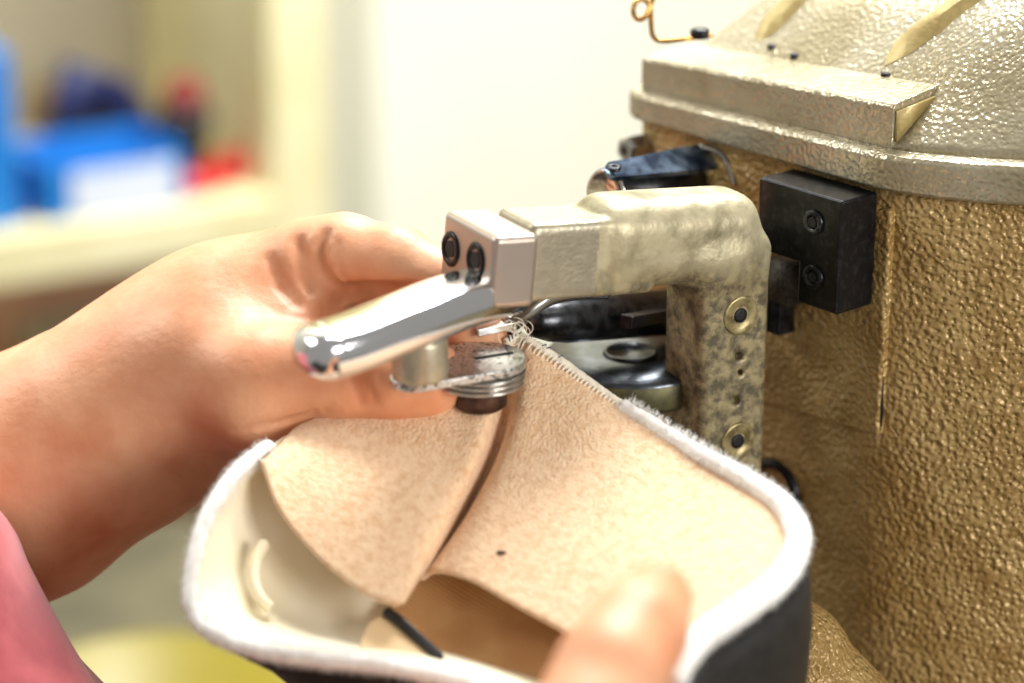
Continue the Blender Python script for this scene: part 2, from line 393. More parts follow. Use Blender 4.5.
# outline in (a,b): far round corner, straight face, soft curve, barrel
def outline(step=.003):
    pts = []; r = .010
    pts.append((aF, -.17))
    n = 8
    for i in range(40): pts.append((aF, -.17+(.17-r)*i/40))
    for i in range(n): t = math.pi/2*i/n; pts.append((aF+r-r*math.cos(t), -r+r*math.sin(t)))
    nb = 30
    for i in range(nb): pts.append((aF+r+(-.004-aF-r)*i/nb, 0))
    # heading turns away from face
    a, b = -.004, 0.; h = 0.; s = 0.
    while s < .30 and not (a > .0 and b < -.17):
        pts.append((a, b)); ds = .0025
        k = (math.radians(22)/.014 if s < .014 else (math.radians(48)/.10))
        h += k*ds; a += math.cos(h)*ds; b -= math.sin(h)*ds; s += ds
    last = pts[-1]
    for i in range(1, 12): pts.append((last[0]+(aF-last[0])*i/12, -.17 if last[1] > -.17 else last[1]+(-.17-last[1])*i/12))
    return pts
OL = outline(); NO = len(OL)
mid = (aF+.035, .03)
def cpt(p): return (min(max(p[0], mid[0]), mid[1]), -.085)
def ring(k, z, grow=0):
    out = []
    for i, p in enumerate(OL):
        q = OL[(i+1) % NO]; o = OL[i-1]; t = V((q[0]-o[0], q[1]-o[1], 0)); t = t.normalized() if t.length else V((1, 0, 0))
        nx, ny = -t.y, t.x   # outward (b positive side when moving +a)
        a, b = p[0]+nx*grow, p[1]+ny*grow
        if k:
            c = cpt(p); f = min(k/.085, .98); a += (c[0]-p[0])*f; b += (c[1]-p[1])*f
        out.append((a, b, z))
    return out
def ringloft(rings, name, m, parent, cap=True, **kw):
    vs = [CP(*p) for r in rings for p in r]; fs = []
    for i in range(len(rings)-1):
        for j in range(NO): fs.append((i*NO+j, i*NO+(j+1) % NO, (i+1)*NO+(j+1) % NO, (i+1)*NO+j))
    if cap: fs += [tuple(range(NO))[::-1], tuple(range((len(rings)-1)*NO, len(rings)*NO))]
    return obj(name, vs, fs, m, parent, **kw)
def capz(a, z): return z*(.93+.27*min(1.3, max(0, (a-aF)/-aF))) if z > 0 else z
def CP(a, b, z): return MP(a, b, capz(a, z))
c_bot = BZ-K.z+.001
zsplit = c_bot+.02
body = ringloft([ring(0, zsplit)]+[ring(0, z) for z in np.linspace(c_bot+.03, -.0005, 8)], 'body', 'hammered_gold', mroot)
bev(body, .0015, 2, 60)
flare = ringloft([ring(0, c_bot, .03), ring(0, c_bot+.01, .03), ring(0, c_bot+.02, .012), ring(0, c_bot+.035, .001)], 'base', 'hammered_gold', mroot)
RH = (hf(888, 157, .004)[1])-(hf(888, 188, .004)[1])   # rim height
rim = ringloft([ring(0, 0, .0035), ring(0, .0008, .0045), ring(0, RH-.0012, .0045), ring(0, RH, .0035), ring(.001, RH+.0006, 0)], 'cap_rim', 'hammered_grey', mroot)
bev(rim, .0006, 2, 30)
def H(t):
    return float(np.interp(t, [0, .001, .018, .04, .085], [0, .001, .0118, .0275, .053]))
ts = list(np.linspace(.0005, .083, 26))
dome = ringloft([ring(t, RH+H(t)) for t in ts], 'cap_dome', 'hammered_grey', mroot)
# raised box along the straight face of the cap, with the slanted end
HB = .0118
a_end = hf(893, 120, -.001)[0]
x0 = aF+.004
prof = []
bx = []
pf = [(-.0008, -.002), (-.0008, HB-.001), (-.0016, HB), (-.021, HB+.0022), (-.030, HB-.003), (-.030, -.002)]
m_ = MB()
npf = len(pf)
m_.add([CP(x0, b, RH+c) for b, c in pf]+[CP(a_end, b, RH+c) for b, c in pf], [tuple(range(npf))[::-1], tuple(range(npf, 2*npf))]+[(i, (i+1) % npf, npf+(i+1) % npf, npf+i) for i in range(npf)])
bev(m_.build('cap_ledge', 'hammered_grey', mroot, smooth=True), .0022, 4)
# gold side facet of ledge
m_ = MB(); m_.prism([CP(a_end+.0002, b, RH+c) for b, c in [(-.0018, .0022), (-.0018, HB-.0018), (-.0190, HB), (-.0178, .0112)]], u*.0012)
m_.build('ledge_end_facet', 'rib_gold', mroot)
# ribs on dome: ridge from pixel to pixel across dome surface
def dome_hit(px, py):
    r = ray(px, py); best = None
    for i in range(1, 2000):
        t = .68+i*.0001; p = CAM+r*t; q = p-K; a, b, c = q.dot(u), q.dot(nn), q.z
        cp = cpt((a, b)); 
        dist = max(0, -b) if mid[0] <= a <= mid[1] else None
        if dist is None: dist = .085*(1-max(abs(a-cp[0])/.035, abs(b-cp[1])/.085)) if a < mid[0] else .085-math.hypot(a-cp[0], b-cp[1])
        hh = RH+H(max(0, dist))
        if b < -.001 and a < a_end and dist < .021: hh = max(hh, RH+HB)
        if b < 0 and c < capz(a, hh): return p
    return CAM+r*.76
def rib(pa, pb, wd, ht, name='cap_rib'):
    pts = [dome_hit(pa[0]+(pb[0]-pa[0])*t/10, pa[1]+(pb[1]-pa[1])*t/10) for t in range(11)]
    m2 = MB(); vs = []; fs = []
    for i, p in enumerate(pts):
        t = (pts[min(10, i+1)]-pts[max(0, i-1)]).normalized(); x = t.cross(Z).normalized()
        k = min(1, i/2.2)
        for (dx, dz) in ((-1.1, -.25), (-.75, .8), (-.1, 1), (.5, .75), (1.1, -.25)):
            vs.append(p+x*wd*dx*(.5+.5*k)+Z*(ht*dz*k-.0006))
    for i in range(10):
        for j in range(4): fs.append((i*5+j, i*5+j+1, i*5+j+6, i*5+j+5))
        fs.append((i*5+4, i*5, i*5+5, i*5+9))
    fs += [(0, 1, 2, 3, 4), (50, 51, 52, 53, 54)]
    return bev(obj(name, vs, fs, 'rib_gold', mroot), .0008, 2)
rib((756, 42), (812, -14), .0046, .0046); rib((882, 62), (995, -20), .0046, .0046)
# cap dimples
for p in ((795, 55), (886, 74), (772, 46)):
    c = dome_hit(*p); MB().lathe(c-Z*.0012, V((0, -.1, 1)), [(.0015, 0), (.0017, .0015), (.0008, .0019)], 12).build('cap_plug', 'black_hole', mroot)
# raised pad on face
aa, cc = hf(881, 436); aa2, cc2 = hf(770, 403)
pad = MB(); pad.prism([MP(aF+.012, -.003, cc2-.004), MP(aa, -.003, cc), MP(aa, -.003, -.006), MP(aF+.012, -.003, -.006)], nn*.0046)
bev(pad.build('face_pad', 'hammered_gold', mroot, smooth=True), .0014, 3)
# crack marks beside the pad
m_ = MB(); m_.tube([MP(*(lambda q: (q[0], .0003, q[1]))(hf(px, py))) for px, py in ((884, 376), (882, 395), (883, 412), (880, 434))], [.0003, .0007, .0006, .0003], 6)
m_.build('gap', 'black_hole', mroot)
# round black port low on the face
ah, ch = hf(775, 492); c = MP(ah, 0, ch)
MB().lathe(c-nn*.002, nn, [(.0115, 0), (.0115, .0035), (.010, .0045), (.0085, .0035), (.0085, .0012), (0, .0012)], 40).build('port_ring', 'black_steel', mroot)
# added cone, shaped to catch light as the lit patch at lower right
fl = W(815, 668, .729)
def f_fl(P):
    return sd_cone(P, tuple(fl+V((-.01, 0, .0))), tuple(fl+V((.008, -.008, -.05))), .022, .046)
netobj('light_catch_cone', f_fl, fl-V((.065, .065, .115)), fl+V((.065, .065, .04)), .0016, 'hammered_gold', mroot, 2)

# black clamp block, L shaped
BB = .0175
def F(px, py, b): a, c = hf(px, py, b); return MP(a, b, c)
poly = [F(757, 176, BB), F(839, 201, BB), F(840, 317, BB), F(798, 301, BB), F(797, 262, BB), F(758, 250, BB)]
# keep verticals vertical
q = [p-K for p in poly]; A_ = [x.dot(u) for x in q]; C_ = [x.z for x in q]
aR = (A_[1]+A_[2])/2; aM = (A_[3]+A_[4])/2; aLft = (A_[0]+A_[5])/2
ct = (C_[0]+C_[1])/2
pts = [MP(aLft, .0018, ct), MP(aR, .0018, ct), MP(aR, .0018, C_[2]), MP(aM, .0018, C_[2]), MP(aM, .0018, C_[4]), MP(aLft, .0018, C_[4])]
m_ = MB(); m_.prism(pts, nn*(BB-.0018))
blk = bev(m_.build('clamp_block', 'black_steel', mroot, smooth=False, label='black steel L-shaped clamp block'), .0009, 2)
def socket(c, ax, r, parent, m='black_steel', nm='socket_screw', hole=.5):
    mb = MB().lathe(c-ax*.001, ax, [(r*1.0, 0), (r*1.0, .0016), (r*.88, .0021), (r*(hole+.08), .0021), (r*hole, .0016), (r*hole, .0006), (0, .0006)], 32); n0 = len(mb.f)
    mb.lathe(c+ax*.0001, ax, [(r*hole*.9, -.0003), (r*hole*.9, .0008), (r*hole*.85, .0008)], 6)
    o = mb.build(nm, [m, 'black_hole'], parent)
    for p in o.data.polygons[n0:]: p.material_index = 1
    return o
for p in ((814, 222), (814, 277)): socket(F(*p, BB), nn, .0039, blk, 'steel_dark')

# ================================================================== presser arm casting
E0 = W(757, 245, .735); E1 = W(466, 265, .684)
e1 = (E1-E0).normalized(); e2 = e1.cross(Z).normalized()
if e2.dot(FWD) > 0: e2 = -e2          # e2 points towards camera
e3 = e2.cross(e1).normalized()
if e3.z < 0: e3 = -e3
def pxe(px, py, depth_off=0):          # point on vertical plane through arm axis shifted by e2*off
    return hit(px, py, E0+e2*depth_off, e2)
HW = .0125
pR0 = pxe(770, 243, HW); pR1 = pxe(601, 262, HW)
cR = (pR0+pR1)/2-e2*HW; lR = (pR0-pR1).length/2
zt_ = pxe(700, 202, HW); zb_ = pxe(700, 291, HW)
hR = abs((zt_-zb_).dot(e3))/2
cR = cR+e3*(((zt_+zb_)/2-cR).dot(e3))
zt2 = pxe(565, 223, HW-.002); zb2 = pxe(565, 301, HW-.002)
hL = abs((zt2-zb2).dot(e3))/2
cL = pxe(575, 263, 0); cL = cL+e3*(((zt2+zb2)/2-cL).dot(e3))
pc0 = pxe(724, 300, 0); pc1 = pxe(722, 560, 0)
colc = hit(724, 400, E0, e2); cw = abs((pxe(703, 400, HW-.001)-pxe(768, 400, HW-.001)).dot(e1))/2
cmid = (pxe(703, 400, HW-.001)+pxe(768, 400, HW-.001))/2
colb = V((cmid.x, cmid.y, 0))-e2*(HW-.001)
eh = V((e1.x, e1.y, 0)).normalized()
czt = cR.z-hR*.2; czb = pxe(730, 690, 0).z
def f_arm(P):
    d = sd_box(P, cR, (e1, e2, e3), (lR, HW, hR), .0095)
    d2 = sd_box(P, cL, (e1, e2, e3), (.022, HW-.002, hL), .0022)
    d = smin(d, d2, .0012)
    c = V((colb.x, colb.y, (czt+czb)/2))
    d3 = sd_box(P, c, (eh, e2, Z), (cw, HW-.001, (czt-czb)/2), .0035)
    d = smin(d, d3, .008)
    ft_c = V((colb.x, colb.y, czb+.012))-e2*.026
    d = smin(d, sd_box(P, ft_c, (eh, e2, Z), (cw, .036, .010), .0035), .006)
    for p, r_ in (((738, 356), .0013), ((740, 372), .001), ((735, 400), .0014)):
        d = smax(d, -sd_cone(P, pxe(*p, HW-.003), pxe(*p, HW+.002), r_, r_), .0006)
    return d
lo = V([min(cL[i], cR[i], colb[i] if i < 2 else czb) for i in range(3)])-V((.04, .035, .0))
hi = V([max(cL[i], cR[i], colb[i] if i < 2 else czt) for i in range(3)])+V((.060, .070, .03))
lo.z = czb-.004
arm = armb = netobj('presser_arm', f_arm, lo, hi, .0009, ['cast_worn', 'cast_pitted', 'machined'], mroot, 2, label='worn cast arm with pitted column')
wr = M['cast_worn'].node_tree.nodes['wear_range']; wr.inputs[1].default_value = cR.z-hR*1.15+.015-BZ; wr.inputs[2].default_value = cR.z-hR*.3+.015-BZ
for p in armb.data.polygons:
    wc = V(p.center)+wloc(arm)
    if (wc-cL).dot(e1) > -.0215+(cL-cL).dot(e1) and (wc-cR).dot(e1) > lR: p.material_index = 2
for p in ((740, 315), (737, 441)):
    c = pxe(*p, HW-.0012)
    mb = MB().lathe(c, e2, [(.0062, -.002), (.0062, .0004), (.0059, .0008), (.0050, .0007), (.0032, .0006), (.0024, -.0004), (0, -.0005)], 36); n0 = len(mb.f)
    mb.lathe(c, e2, [(.0023, -.0002), (.0023, .0005), (.0012, .0005)], 16)
    o = mb.build('bolt_washer', ['washer_gold', 'black_hole'], arm)
    for q_ in o.data.polygons[n0:]: q_.material_index = 1
# clamp head at the arm's end
hc_t = pxe(515, 236, HW+.0015); hc_b = pxe(515, 309, HW+.0015)
hH = abs((hc_t-hc_b).dot(e3))/2
pH0 = pxe(538, 272, HW+.0015); pH1 = pxe(493, 272, HW+.0015)
cH = (pH0+pH1)/2-e2*(HW+.0015); cH = cH+e3*(((hc_t+hc_b)/2-cH).dot(e3)); lH = (pH0-pH1).length/2
head = MB().box(cH-e2*.0012, e1*lH, e2*(HW+.0027), e3*(hH)).build('clamp_head', 'satin_pink', arm, smooth=True, label='polished square clamp head'); bev(head, .0022, 4)
fH = cH+e1*lH
for p in ((476, 260), (451, 249)):
    c = hit(*p, fH, e1); socket(c-e1*.0004, e1, .0052, arm, 'black_steel', 'socket_screw', .6)
# lever
P_ = WP([(500, 289, .696), (474, 296, .684), (442, 306, .674), (400, 323, .662), (355, 341, .652), (330, 349, .6475)], 10)+WP([(329, 349.3, .6474), (314, 353, .6445), (299, 356, .642)], 24)
n_ = len(P_); sup = []
def rrad(i):
    L0 = (P_[-1]-P_[i]).length; e = max(0, 1-L0/.0085); return (1-e**2.4)**(1/2.4) if e < 1 else 0
wid = [.0098*rrad(i)+.00005 for i in range(n_)]
thk = [.0068*rrad(i)+.00005 for i in range(n_)]
seg = 28; vs = []
for i in range(n_):
    t = (P_[min(n_-1, i+1)]-P_[max(0, i-1)]).normalized(); x = t.cross(Z).normalized(); y = x.cross(t).normalized()
    for k in range(seg):
        an = 2*math.pi*k/seg; cx = math.copysign(abs(math.cos(an))**.6, math.cos(an)); sy = math.copysign(abs(math.sin(an))**.6, math.sin(an))
        vs.append(P_[i]+x*cx*wid[i]+y*sy*thk[i])
fs = [(i*seg+k, i*seg+(k+1) % seg, (i+1)*seg+(k+1) % seg, (i+1)*seg+k) for i in range(n_-1) for k in range(seg)]+[tuple(range(seg)), tuple(range((n_-1)*seg, n_*seg))]
lv = obj('lifting_lever', vs, fs, 'chrome', mroot, label='polished chrome lifting lever')
# round boss under lever
pb = W(420, 364, .671)
MB().lathe(pb-Z*.0035, Z, [(.0078, 0), (.0079, .001), (.0079, .0105), (.0075, .012)], 40).build('boss', 'machined', lv)

# ================================================================== upper feed disc with foot plate
dc = W(480, 366, .690)
pe = W(404, 371, .668)
def stad(c0, r0, c1, r1, z, n=20):
    d = (c1-c0); d.z = 0; an = math.atan2(d.y, d.x); out = []
    for i in range(n+1): t = an-math.pi/2+math.pi*i/n; out.append(V((c1.x+r1*math.cos(t), c1.y+r1*math.sin(t), z)))
    for i in range(n+1): t = an+math.pi/2+math.pi*i/n; out.append(V((c0.x+r0*math.cos(t), c0.y+r0*math.sin(t), z)))
    return out
pz = dc.z+.0002
c1_ = V((dc.x, dc.y, 0)); c0_ = W(415, 366, .674)
m_ = MB(); m_.prism(stad(c0_, .0072, c1_, .0132, pz), Z*.0026)
ft = bev(m_.build('feed_plate', 'steel_speckled', mroot, label='speckled steel foot plate'), .0005, 2)
sl_ = W(494, 357, .69); sl_.z = pz+.0027; dd_ = V((.009, .004, 0))
MB().box(sl_, dd_*.6, V((-.004, .009, 0))*.06, Z*.0002).build('slot', 'black_hole', ft, smooth=False)
for i in range(3):
    z = pz-.0016-i*.0017
    MB().lathe(V((dc.x, dc.y, z)), Z, [(.0131-.0002*i, 0), (.0134-.0002*i, .0004), (.0131-.0002*i, .0008), (.006, .001)], 48).build('disc', 'steel', ft)
MB().lathe(V((dc.x, dc.y, pz-.0128)), Z, [(.0062, 0), (.0077, .0012), (.0079, .0045), (.0073, .0078), (.0073, .013)], 40).build('knob', 'rusty_knob', ft)
# red tip paint
# needle guide bar
bev(MB().box(W(494, 328, .70), V((.0052, .002, .0004)), V((-.0006, .0016, 0)), Z*.0012).build('needle_guide', 'steel', mroot), .0004, 2)
MB().tube(WP([(508, 326, .702), (525, 313, .708), (548, 297, .712), (575, 291, .716), (606, 290, .722)], 8), .0028, 12).build('guide_rod', 'steel', mroot)

# ================================================================== lower feed wheel, dark drum
wc = W(630, 354, .757)
MB().lathe(wc, Z, [(.018, -.0105), (.0262, -.010), (.0270, -.0085), (.0270, -.0015), (.0262, 0), (.0085, .0006), (.0078, .0004), (.0074, -.003), (0, -.003)], 64).build('feed_disc', 'disc_steel', mroot, label='dark steel feed disc with a round bore')
fw = bpy.data.objects['feed_disc']
MB().lathe(wc, Z, [(.0268, -.0095), (.0272, -.0085), (.0272, -.0018), (.0268, -.0012)], 64).build('disc_rim', 'rim_olive', fw)
MB().lathe(wc, Z, [(.0085, .0003), (.0085, .0011), (.0076, .0012), (.0070, .0002)], 40).build('bore_ring', 'steel_dark', fw)
MB().lathe(wc+V((.006, -.005, -.018)), Z, [(.0045, 0), (.005, .002), (.005, .008)], 24).build('hub', 'black_steel', fw)
d0 = W(527, 322, .722); d1 = W(700, 310, .775); ax = (d1-d0).normalized(); Ld = (d1-d0).length
MB().lathe(d0, ax, [(.0022, 0), (.0048, .003), (.0064, .009), (.0072, .016), (.0074, Ld)], 48).build('looper_drum', 'steel_dark', mroot)
sdir = (W(690, 311, .765)-W(630, 322, .734)).normalized(); sx_ = sdir.cross(Z).normalized()
cB = (W(626, 321, .732)+W(690, 311, .765))/2
bev(MB().box(cB, sdir*((W(690, 311, .765)-W(626, 321, .732)).length/2), sx_*.0022, sdir.cross(sx_)*.0020).build('stop_bar', 'black_steel', mroot), .0004, 2)
a_, c_ = hf(779, 298, .006); a2_, c2_ = hf(779, 333, .006)
bev(MB().box(MP(a_, .005, (c_+c2_)/2), u*.0030, nn*.0035, Z*((c_-c2_)/2)).build('locking_pin', 'steel_dark', mroot), .0006, 2)
pm = F(786, 280, .004)
MB().box(pm, u*.0062, nn*.0045, Z*.0065).build('pin_bracket', 'pitted_dark', mroot)

# ================================================================== tension tube and lever at back
T0 = W(605, 192, .745); T1 = W(728, 181, .80); ax = (T1-T0).normalized(); Lt = (T1-T0).length
MB().lathe(T0, ax, [(.0072, .0205), (.0066, .0205), (.0066, .0007), (.0074, .0007), (.0074, Lt), (.001, Lt)], 40).build('tension_tube', 'black_steel', mroot, label='black open tube')
tr = bpy.data.objects['tension_tube']
MB().lathe(T0, ax, [(.0070, .004), (.0070, 0), (.0062, 0), (.0062, .02), (0, .02)], 40).build('bore', 'steel', tr)
lvp = [W(605, 167, .741), W(700, 146, .775), W(728, 150, .79), W(723, 172, .785), W(640, 171, .755), W(612, 176, .741)]
pl = []
top = [(604, 168, .741), (608, 162, .7415), (640, 156, .753), (680, 147, .768), (708, 144, .778), (722, 150, .782)]
bot = [(610, 176, .738), (616, 177, .739), (650, 174, .749), (690, 170, .762), (716, 166, .771), (722, 160, .775)]
vs = [W(*p) for p in top]+[W(*p) for p in bot]+[W(*p)-UP*.0012+FWD*.0006 for p in top]+[W(*p)-UP*.0012+FWD*.0006 for p in bot]
fs = []; n6 = 6
for i in range(5):
    fs += [(i, i+1, n6+i+1, n6+i), (12+i, 12+n6+i, 12+n6+i+1, 12+i+1), (i, 12+i, 12+i+1, i+1), (n6+i, n6+i+1, 18+i+1, 18+i)]
fs += [(0, 6, 18, 12), (5, 17, 23, 11)]
obj('flat_lever', vs, fs, 'blued_steel', tr, smooth=False)
c = W(614, 169, .7385); MB().lathe(c, (UP*.8-FWD*.5).normalized(), [(.0022, 0), (.0022, .0006), (.0016, .001), (.0009, .001), (.0008, .0005)], 20).build('rivet', 'steel_dark', tr)
MB().tube(WP([(700, 146, .772), (718, 152, .771), (728, 165, .769), (734, 185, .767)], 6), .0008, 8).build('wire_arc', 'steel', tr)
c = W(636, 148, .795); bw = mroot
MB().lathe(c, nn, [(.0042, -.004), (.0046, 0), (.0046, .004), (.0036, .0052), (.002, .0052), (.0018, .003)], 6).build('hex_nut', 'steel', bw, smooth=False)

# ================================================================== brass thread guide
gd = .772
MB().tube(WP([(655, -30, gd), (654, -6, gd), (651, 4, gd-.001), (645, 17, gd-.001), (637, 19, gd), (633, 10, gd), (637, 1, gd+.002), (645, 0, gd+.003), (650, 8, gd+.002), (651, 22, gd+.001), (653, 36, gd), (662, 41, gd), (685, 39, gd), (712, 35.5, gd+.003)], 10), .00085, 12).build('thread_guide', 'brass_wire', mroot, label='brass wire thread guide with a loop')
tg = bpy.data.objects['thread_guide']
c = W(700, 33, gd+.001)
MB().lathe(c-Z*.0015, Z, [(.0032, 0), (.0032, .0022), (.0025, .003)], 20).build('screw', 'black_steel', tg)

# ================================================================== shoe upper
sh = empty('shoe_upper', W(500, 640, .68), 'shoe upper turned lining-side out, beige fleece inside and black outside', 'shoe upper')
cols = [
 [(264, 460, .672), (278, 446, .680), (292, 430, .690), (300, 424, .693)],
 [(280, 508, .667), (318, 462, .677), (352, 420, .690), (372, 398, .697)],
 [(315, 553, .662), (362, 495, .672), (408, 432, .686), (446, 384, .697)],
 [(358, 588, .657), (412, 510, .670), (450, 440, .685), (480, 366, .699)],
 [(398, 604, .654), (442, 520, .670), (482, 440, .686), (503, 345, .701)],
 [(409, 596, .661), (450, 530, .680), (489, 450, .695), (512, 337, .704)],
 [(420, 577, .671), (462, 520, .688), (500, 440, .701), (520, 337, .705)],
 [(436, 570, .668), (478, 505, .680), (514, 432, .692), (532, 342, .703)],
 [(470, 579, .662), (520, 510, .674), (552, 445, .688), (562, 362, .701)],
 [(512, 602, .652), (566, 535, .664), (608, 462, .681), (622, 405, .697)],
 [(560, 628, .640), (618, 560, .653), (668, 500, .672), (690, 448, .687)],
 [(600, 650, .625), (660, 590, .640), (718, 525, .660), (752, 482, .674)],
 [(630, 662, .612), (695, 605, .628), (745, 548, .648), (788, 510, .662)],
 [(650, 668, .605), (715, 620, .616), (758, 575, .634), (797, 545, .650)],
 [(665, 672, .600), (712, 640, .604), (745, 612, .616), (775, 588, .634)],
]
rows = list(zip(*cols))
NC = 10; fine = [crom(r_, NC) for r_ in rows]           # along the length
grid = []
for j in range(len(fine[0])): grid.append(crom([f[j] for f in fine], 12))
ni, nj = len(grid), len(grid[0]); vs = []
for i in range(ni):
    for j in range(nj):
        g = grid[i][j]; p = W(*g); s_ = noise.noise(p*60)*.0006+noise.noise(p*25)*.0010
        vs.append(p-FWD*s_)
fs = [(i*nj+j, (i+1)*nj+j, (i+1)*nj+j+1, i*nj+j+1) for i in range(ni-1) for j in range(nj-1)]
lin = obj('fleece_lining', vs, fs, 'fleece', sh)
sm = lin.modifiers.new('solid', 'SOLIDIFY'); sm.thickness = .0016; sm.offset = -1 if True else 1
LTOP = [V(vs[i*nj+nj-1]) for i in range(ni)]
LG = lambda i, j: V(vs[i*nj+j])
# cream padded layer
outer = [(284, 436, .690), (262, 452, .680), (232, 478, .670), (207, 518, .662), (194, 562, .656), (191, 598, .652), (207, 628, .648), (250, 648, .644), (310, 658, .642), (372, 664, .640), (440, 676, .636), (510, 694, .632), (560, 710, .628)]
inner = [(300, 432, .700), (300, 448, .697), (300, 470, .693), (305, 500, .690), (320, 530, .687), (345, 560, .684), (375, 590, .681), (400, 610, .679), (420, 620, .678), (450, 632, .677), (490, 645, .676), (540, 655, .675), (590, 665, .67)]
mids = []
for o, i_ in zip(outer, inner): mids.append(tuple(o[k]*.5+i_[k]*.5 for k in range(2))+((o[2]+i_[2])/2+.006,))
fo, fm, fi = crom(outer, 8), crom(mids, 8), crom(inner, 8)
vs = []; nj = 13
for a_, b_, c_ in zip(fo, fm, fi):
    for g in crom([a_, b_, c_], 6): 
        p = W(*g); vs.append(p-FWD*noise.noise(p*30)*.0012)
ni = len(fo); fs = [(i*nj+j, (i+1)*nj+j, (i+1)*nj+j+1, i*nj+j+1) for i in range(ni-1) for j in range(nj-1)]
cr = obj('padded_collar', vs, fs, 'cream_foam', sh); sm = cr.modifiers.new('solid', 'SOLIDIFY'); sm.thickness = .0018; sm.offset = -1
RIML = [W(*g) for g in fo]
# twill back layer seen in the pocket under the hem
tw = [[(395, 600, .672), (375, 628, .664), (360, 660, .655)], [(418, 582, .676), (412, 620, .668), (405, 672, .655)], [(440, 560, .680), (455, 620, .668), (450, 690, .650)],
      [(480, 560, .680), (500, 625, .665), (495, 700, .645)], [(540, 590, .672), (545, 640, .660), (540, 710, .640)], [(610, 630, .655), (600, 660, .648), (590, 715, .632)], [(680, 650, .63), (670, 690, .625), (650, 730, .62)]]
ft_ = [crom(r_, 8) for r_ in zip(*tw)]; vs = []; 
for j in range(len(ft_[0])):
    for g in crom([f[j] for f in ft_], 8): vs.append(W(*g))
nj = 17; ni = len(ft_[0]); fs = [(i*nj+j, (i+1)*nj+j, (i+1)*nj+j+1, i*nj+j+1) for i in range(ni-1) for j in range(nj-1)]
t_ = obj('twill_lining', vs, fs, 'twill', sh); sm = t_.modifiers.new('solid', 'SOLIDIFY'); sm.thickness = .001
# tan patch and black slit
tp = [[(388, 612, .664), (368, 624, .658), (358, 655, .648)], [(410, 622, .662), (398, 640, .656), (392, 668, .646)], [(440, 655, .654), (436, 668, .648), (430, 684, .643)]]
ft_ = [crom(r_, 6) for r_ in zip(*tp)]; vs = []
for j in range(len(ft_[0])):
    for g in crom([f[j] for f in ft_], 6): vs.append(W(*g))
nj = 13; ni = len(ft_[0]); fs = [(i*nj+j, (i+1)*nj+j, (i+1)*nj+j+1, i*nj+j+1) for i in range(ni-1) for j in range(nj-1)]
t_ = obj('tan_patch', vs, fs, 'tan_patch', sh); sm = t_.modifiers.new('solid', 'SOLIDIFY'); sm.thickness = .001
MB().tube(WP([(384, 610, .661), (400, 622, .659), (420, 640, .655), (442, 660, .650)], 6), [.0006]+[.0016]*17+[.0006], 8, ry=[.0004]+[.0010]*17+[.0004], upv=-FWD).build('black_slit', 'black_leather', sh)
# pull loop on the collar
MB().tube(WP([(266, 541, .668), (256, 560, .665), (254, 582, .662), (262, 600, .660), (271, 608, .660)], 6), [.0006]+[.0016]*23+[.0005], 10).build('pull_loop', 'cream_foam', sh)

def fluffy(path, rad, name, m, seg=14, ns=500, amp=.35):
    mb = MB(); mb.tube(path, rad, seg)
    mb.v = [p+V((noise.noise(p*ns), noise.noise(p*ns+V((9, 0, 0))), noise.noise(p*ns+V((0, 9, 0)))))*(amp*(rad if not hasattr(rad, '__len__') else rad[0])) for p in mb.v]
    return mb.build(name, m, sh)
def dens(path, step=.0005):
    out = []
    for a_, b_ in zip(path[:-1], path[1:]):
        k = max(1, int((b_-a_).length/step)); out += [a_.lerp(b_, i/k) for i in range(k)]
    return out+[path[-1]]
def fuzz(path, r, n, ln, name, m, thick=.00007, bias=None, up=None):
    mb = MB(); N_ = len(path)
    for _ in range(n):
        i = random.randrange(1, N_-1); t = (path[i+1]-path[i-1]).normalized()
        d = V((random.gauss(0, 1), random.gauss(0, 1), random.gauss(0, 1))); d = (d-t*d.dot(t)).normalized()
        if bias is not None: d = (d+bias).normalized()
        p = path[i]+d*r*.8; L_ = ln*random.uniform(.4, 1.2)
        d2 = (d+t*random.uniform(-.6, .6)+V((0, 0, random.uniform(-.5, .3)))).normalized()
        q = p+d2*L_*.5; e = q+(d2+V((random.uniform(-.7, .7), random.uniform(-.7, .7), random.uniform(-.7, .7)))).normalized()*L_*.5
        mb.tube([p, q, e], [thick, thick*.8, thick*.3], 3)
    return mb.build(name, m, sh, kind='stuff')
RL = dens(RIML[6:])
fluffy(RL, .0022, 'fluffy_rim', 'white_fluff', amp=.12, ns=420)
fuzz(RL, .0023, 6000, .0020, 'rim_fibres', 'white_fluff')
ke = [i for i in range(len(LTOP))]
RR = dens([p+FWD*.0005 for p in LTOP[80:]]+[W(745, 612, .612), W(712, 634, .602), W(690, 652, .596), W(676, 672, .592)])
RR = dens([W(*g) for g in crom([(622, 405, .697), (690, 449, .687), (752, 484, .673), (786, 510, .661), (798, 542, .648), (782, 578, .634), (745, 608, .618), (712, 630, .606), (690, 650, .598), (672, 680, .592)], 12)])
nR = len(RR); radR = [.0020+.0016*min(1, i/(nR*.5)) for i in range(nR)]
fluffy(RR, radR, 'fluffy_rim', 'white_fluff', amp=.2, ns=420)
fuzz(RR, .0030, 6000, .0024, 'rim_fibres', 'white_fluff')
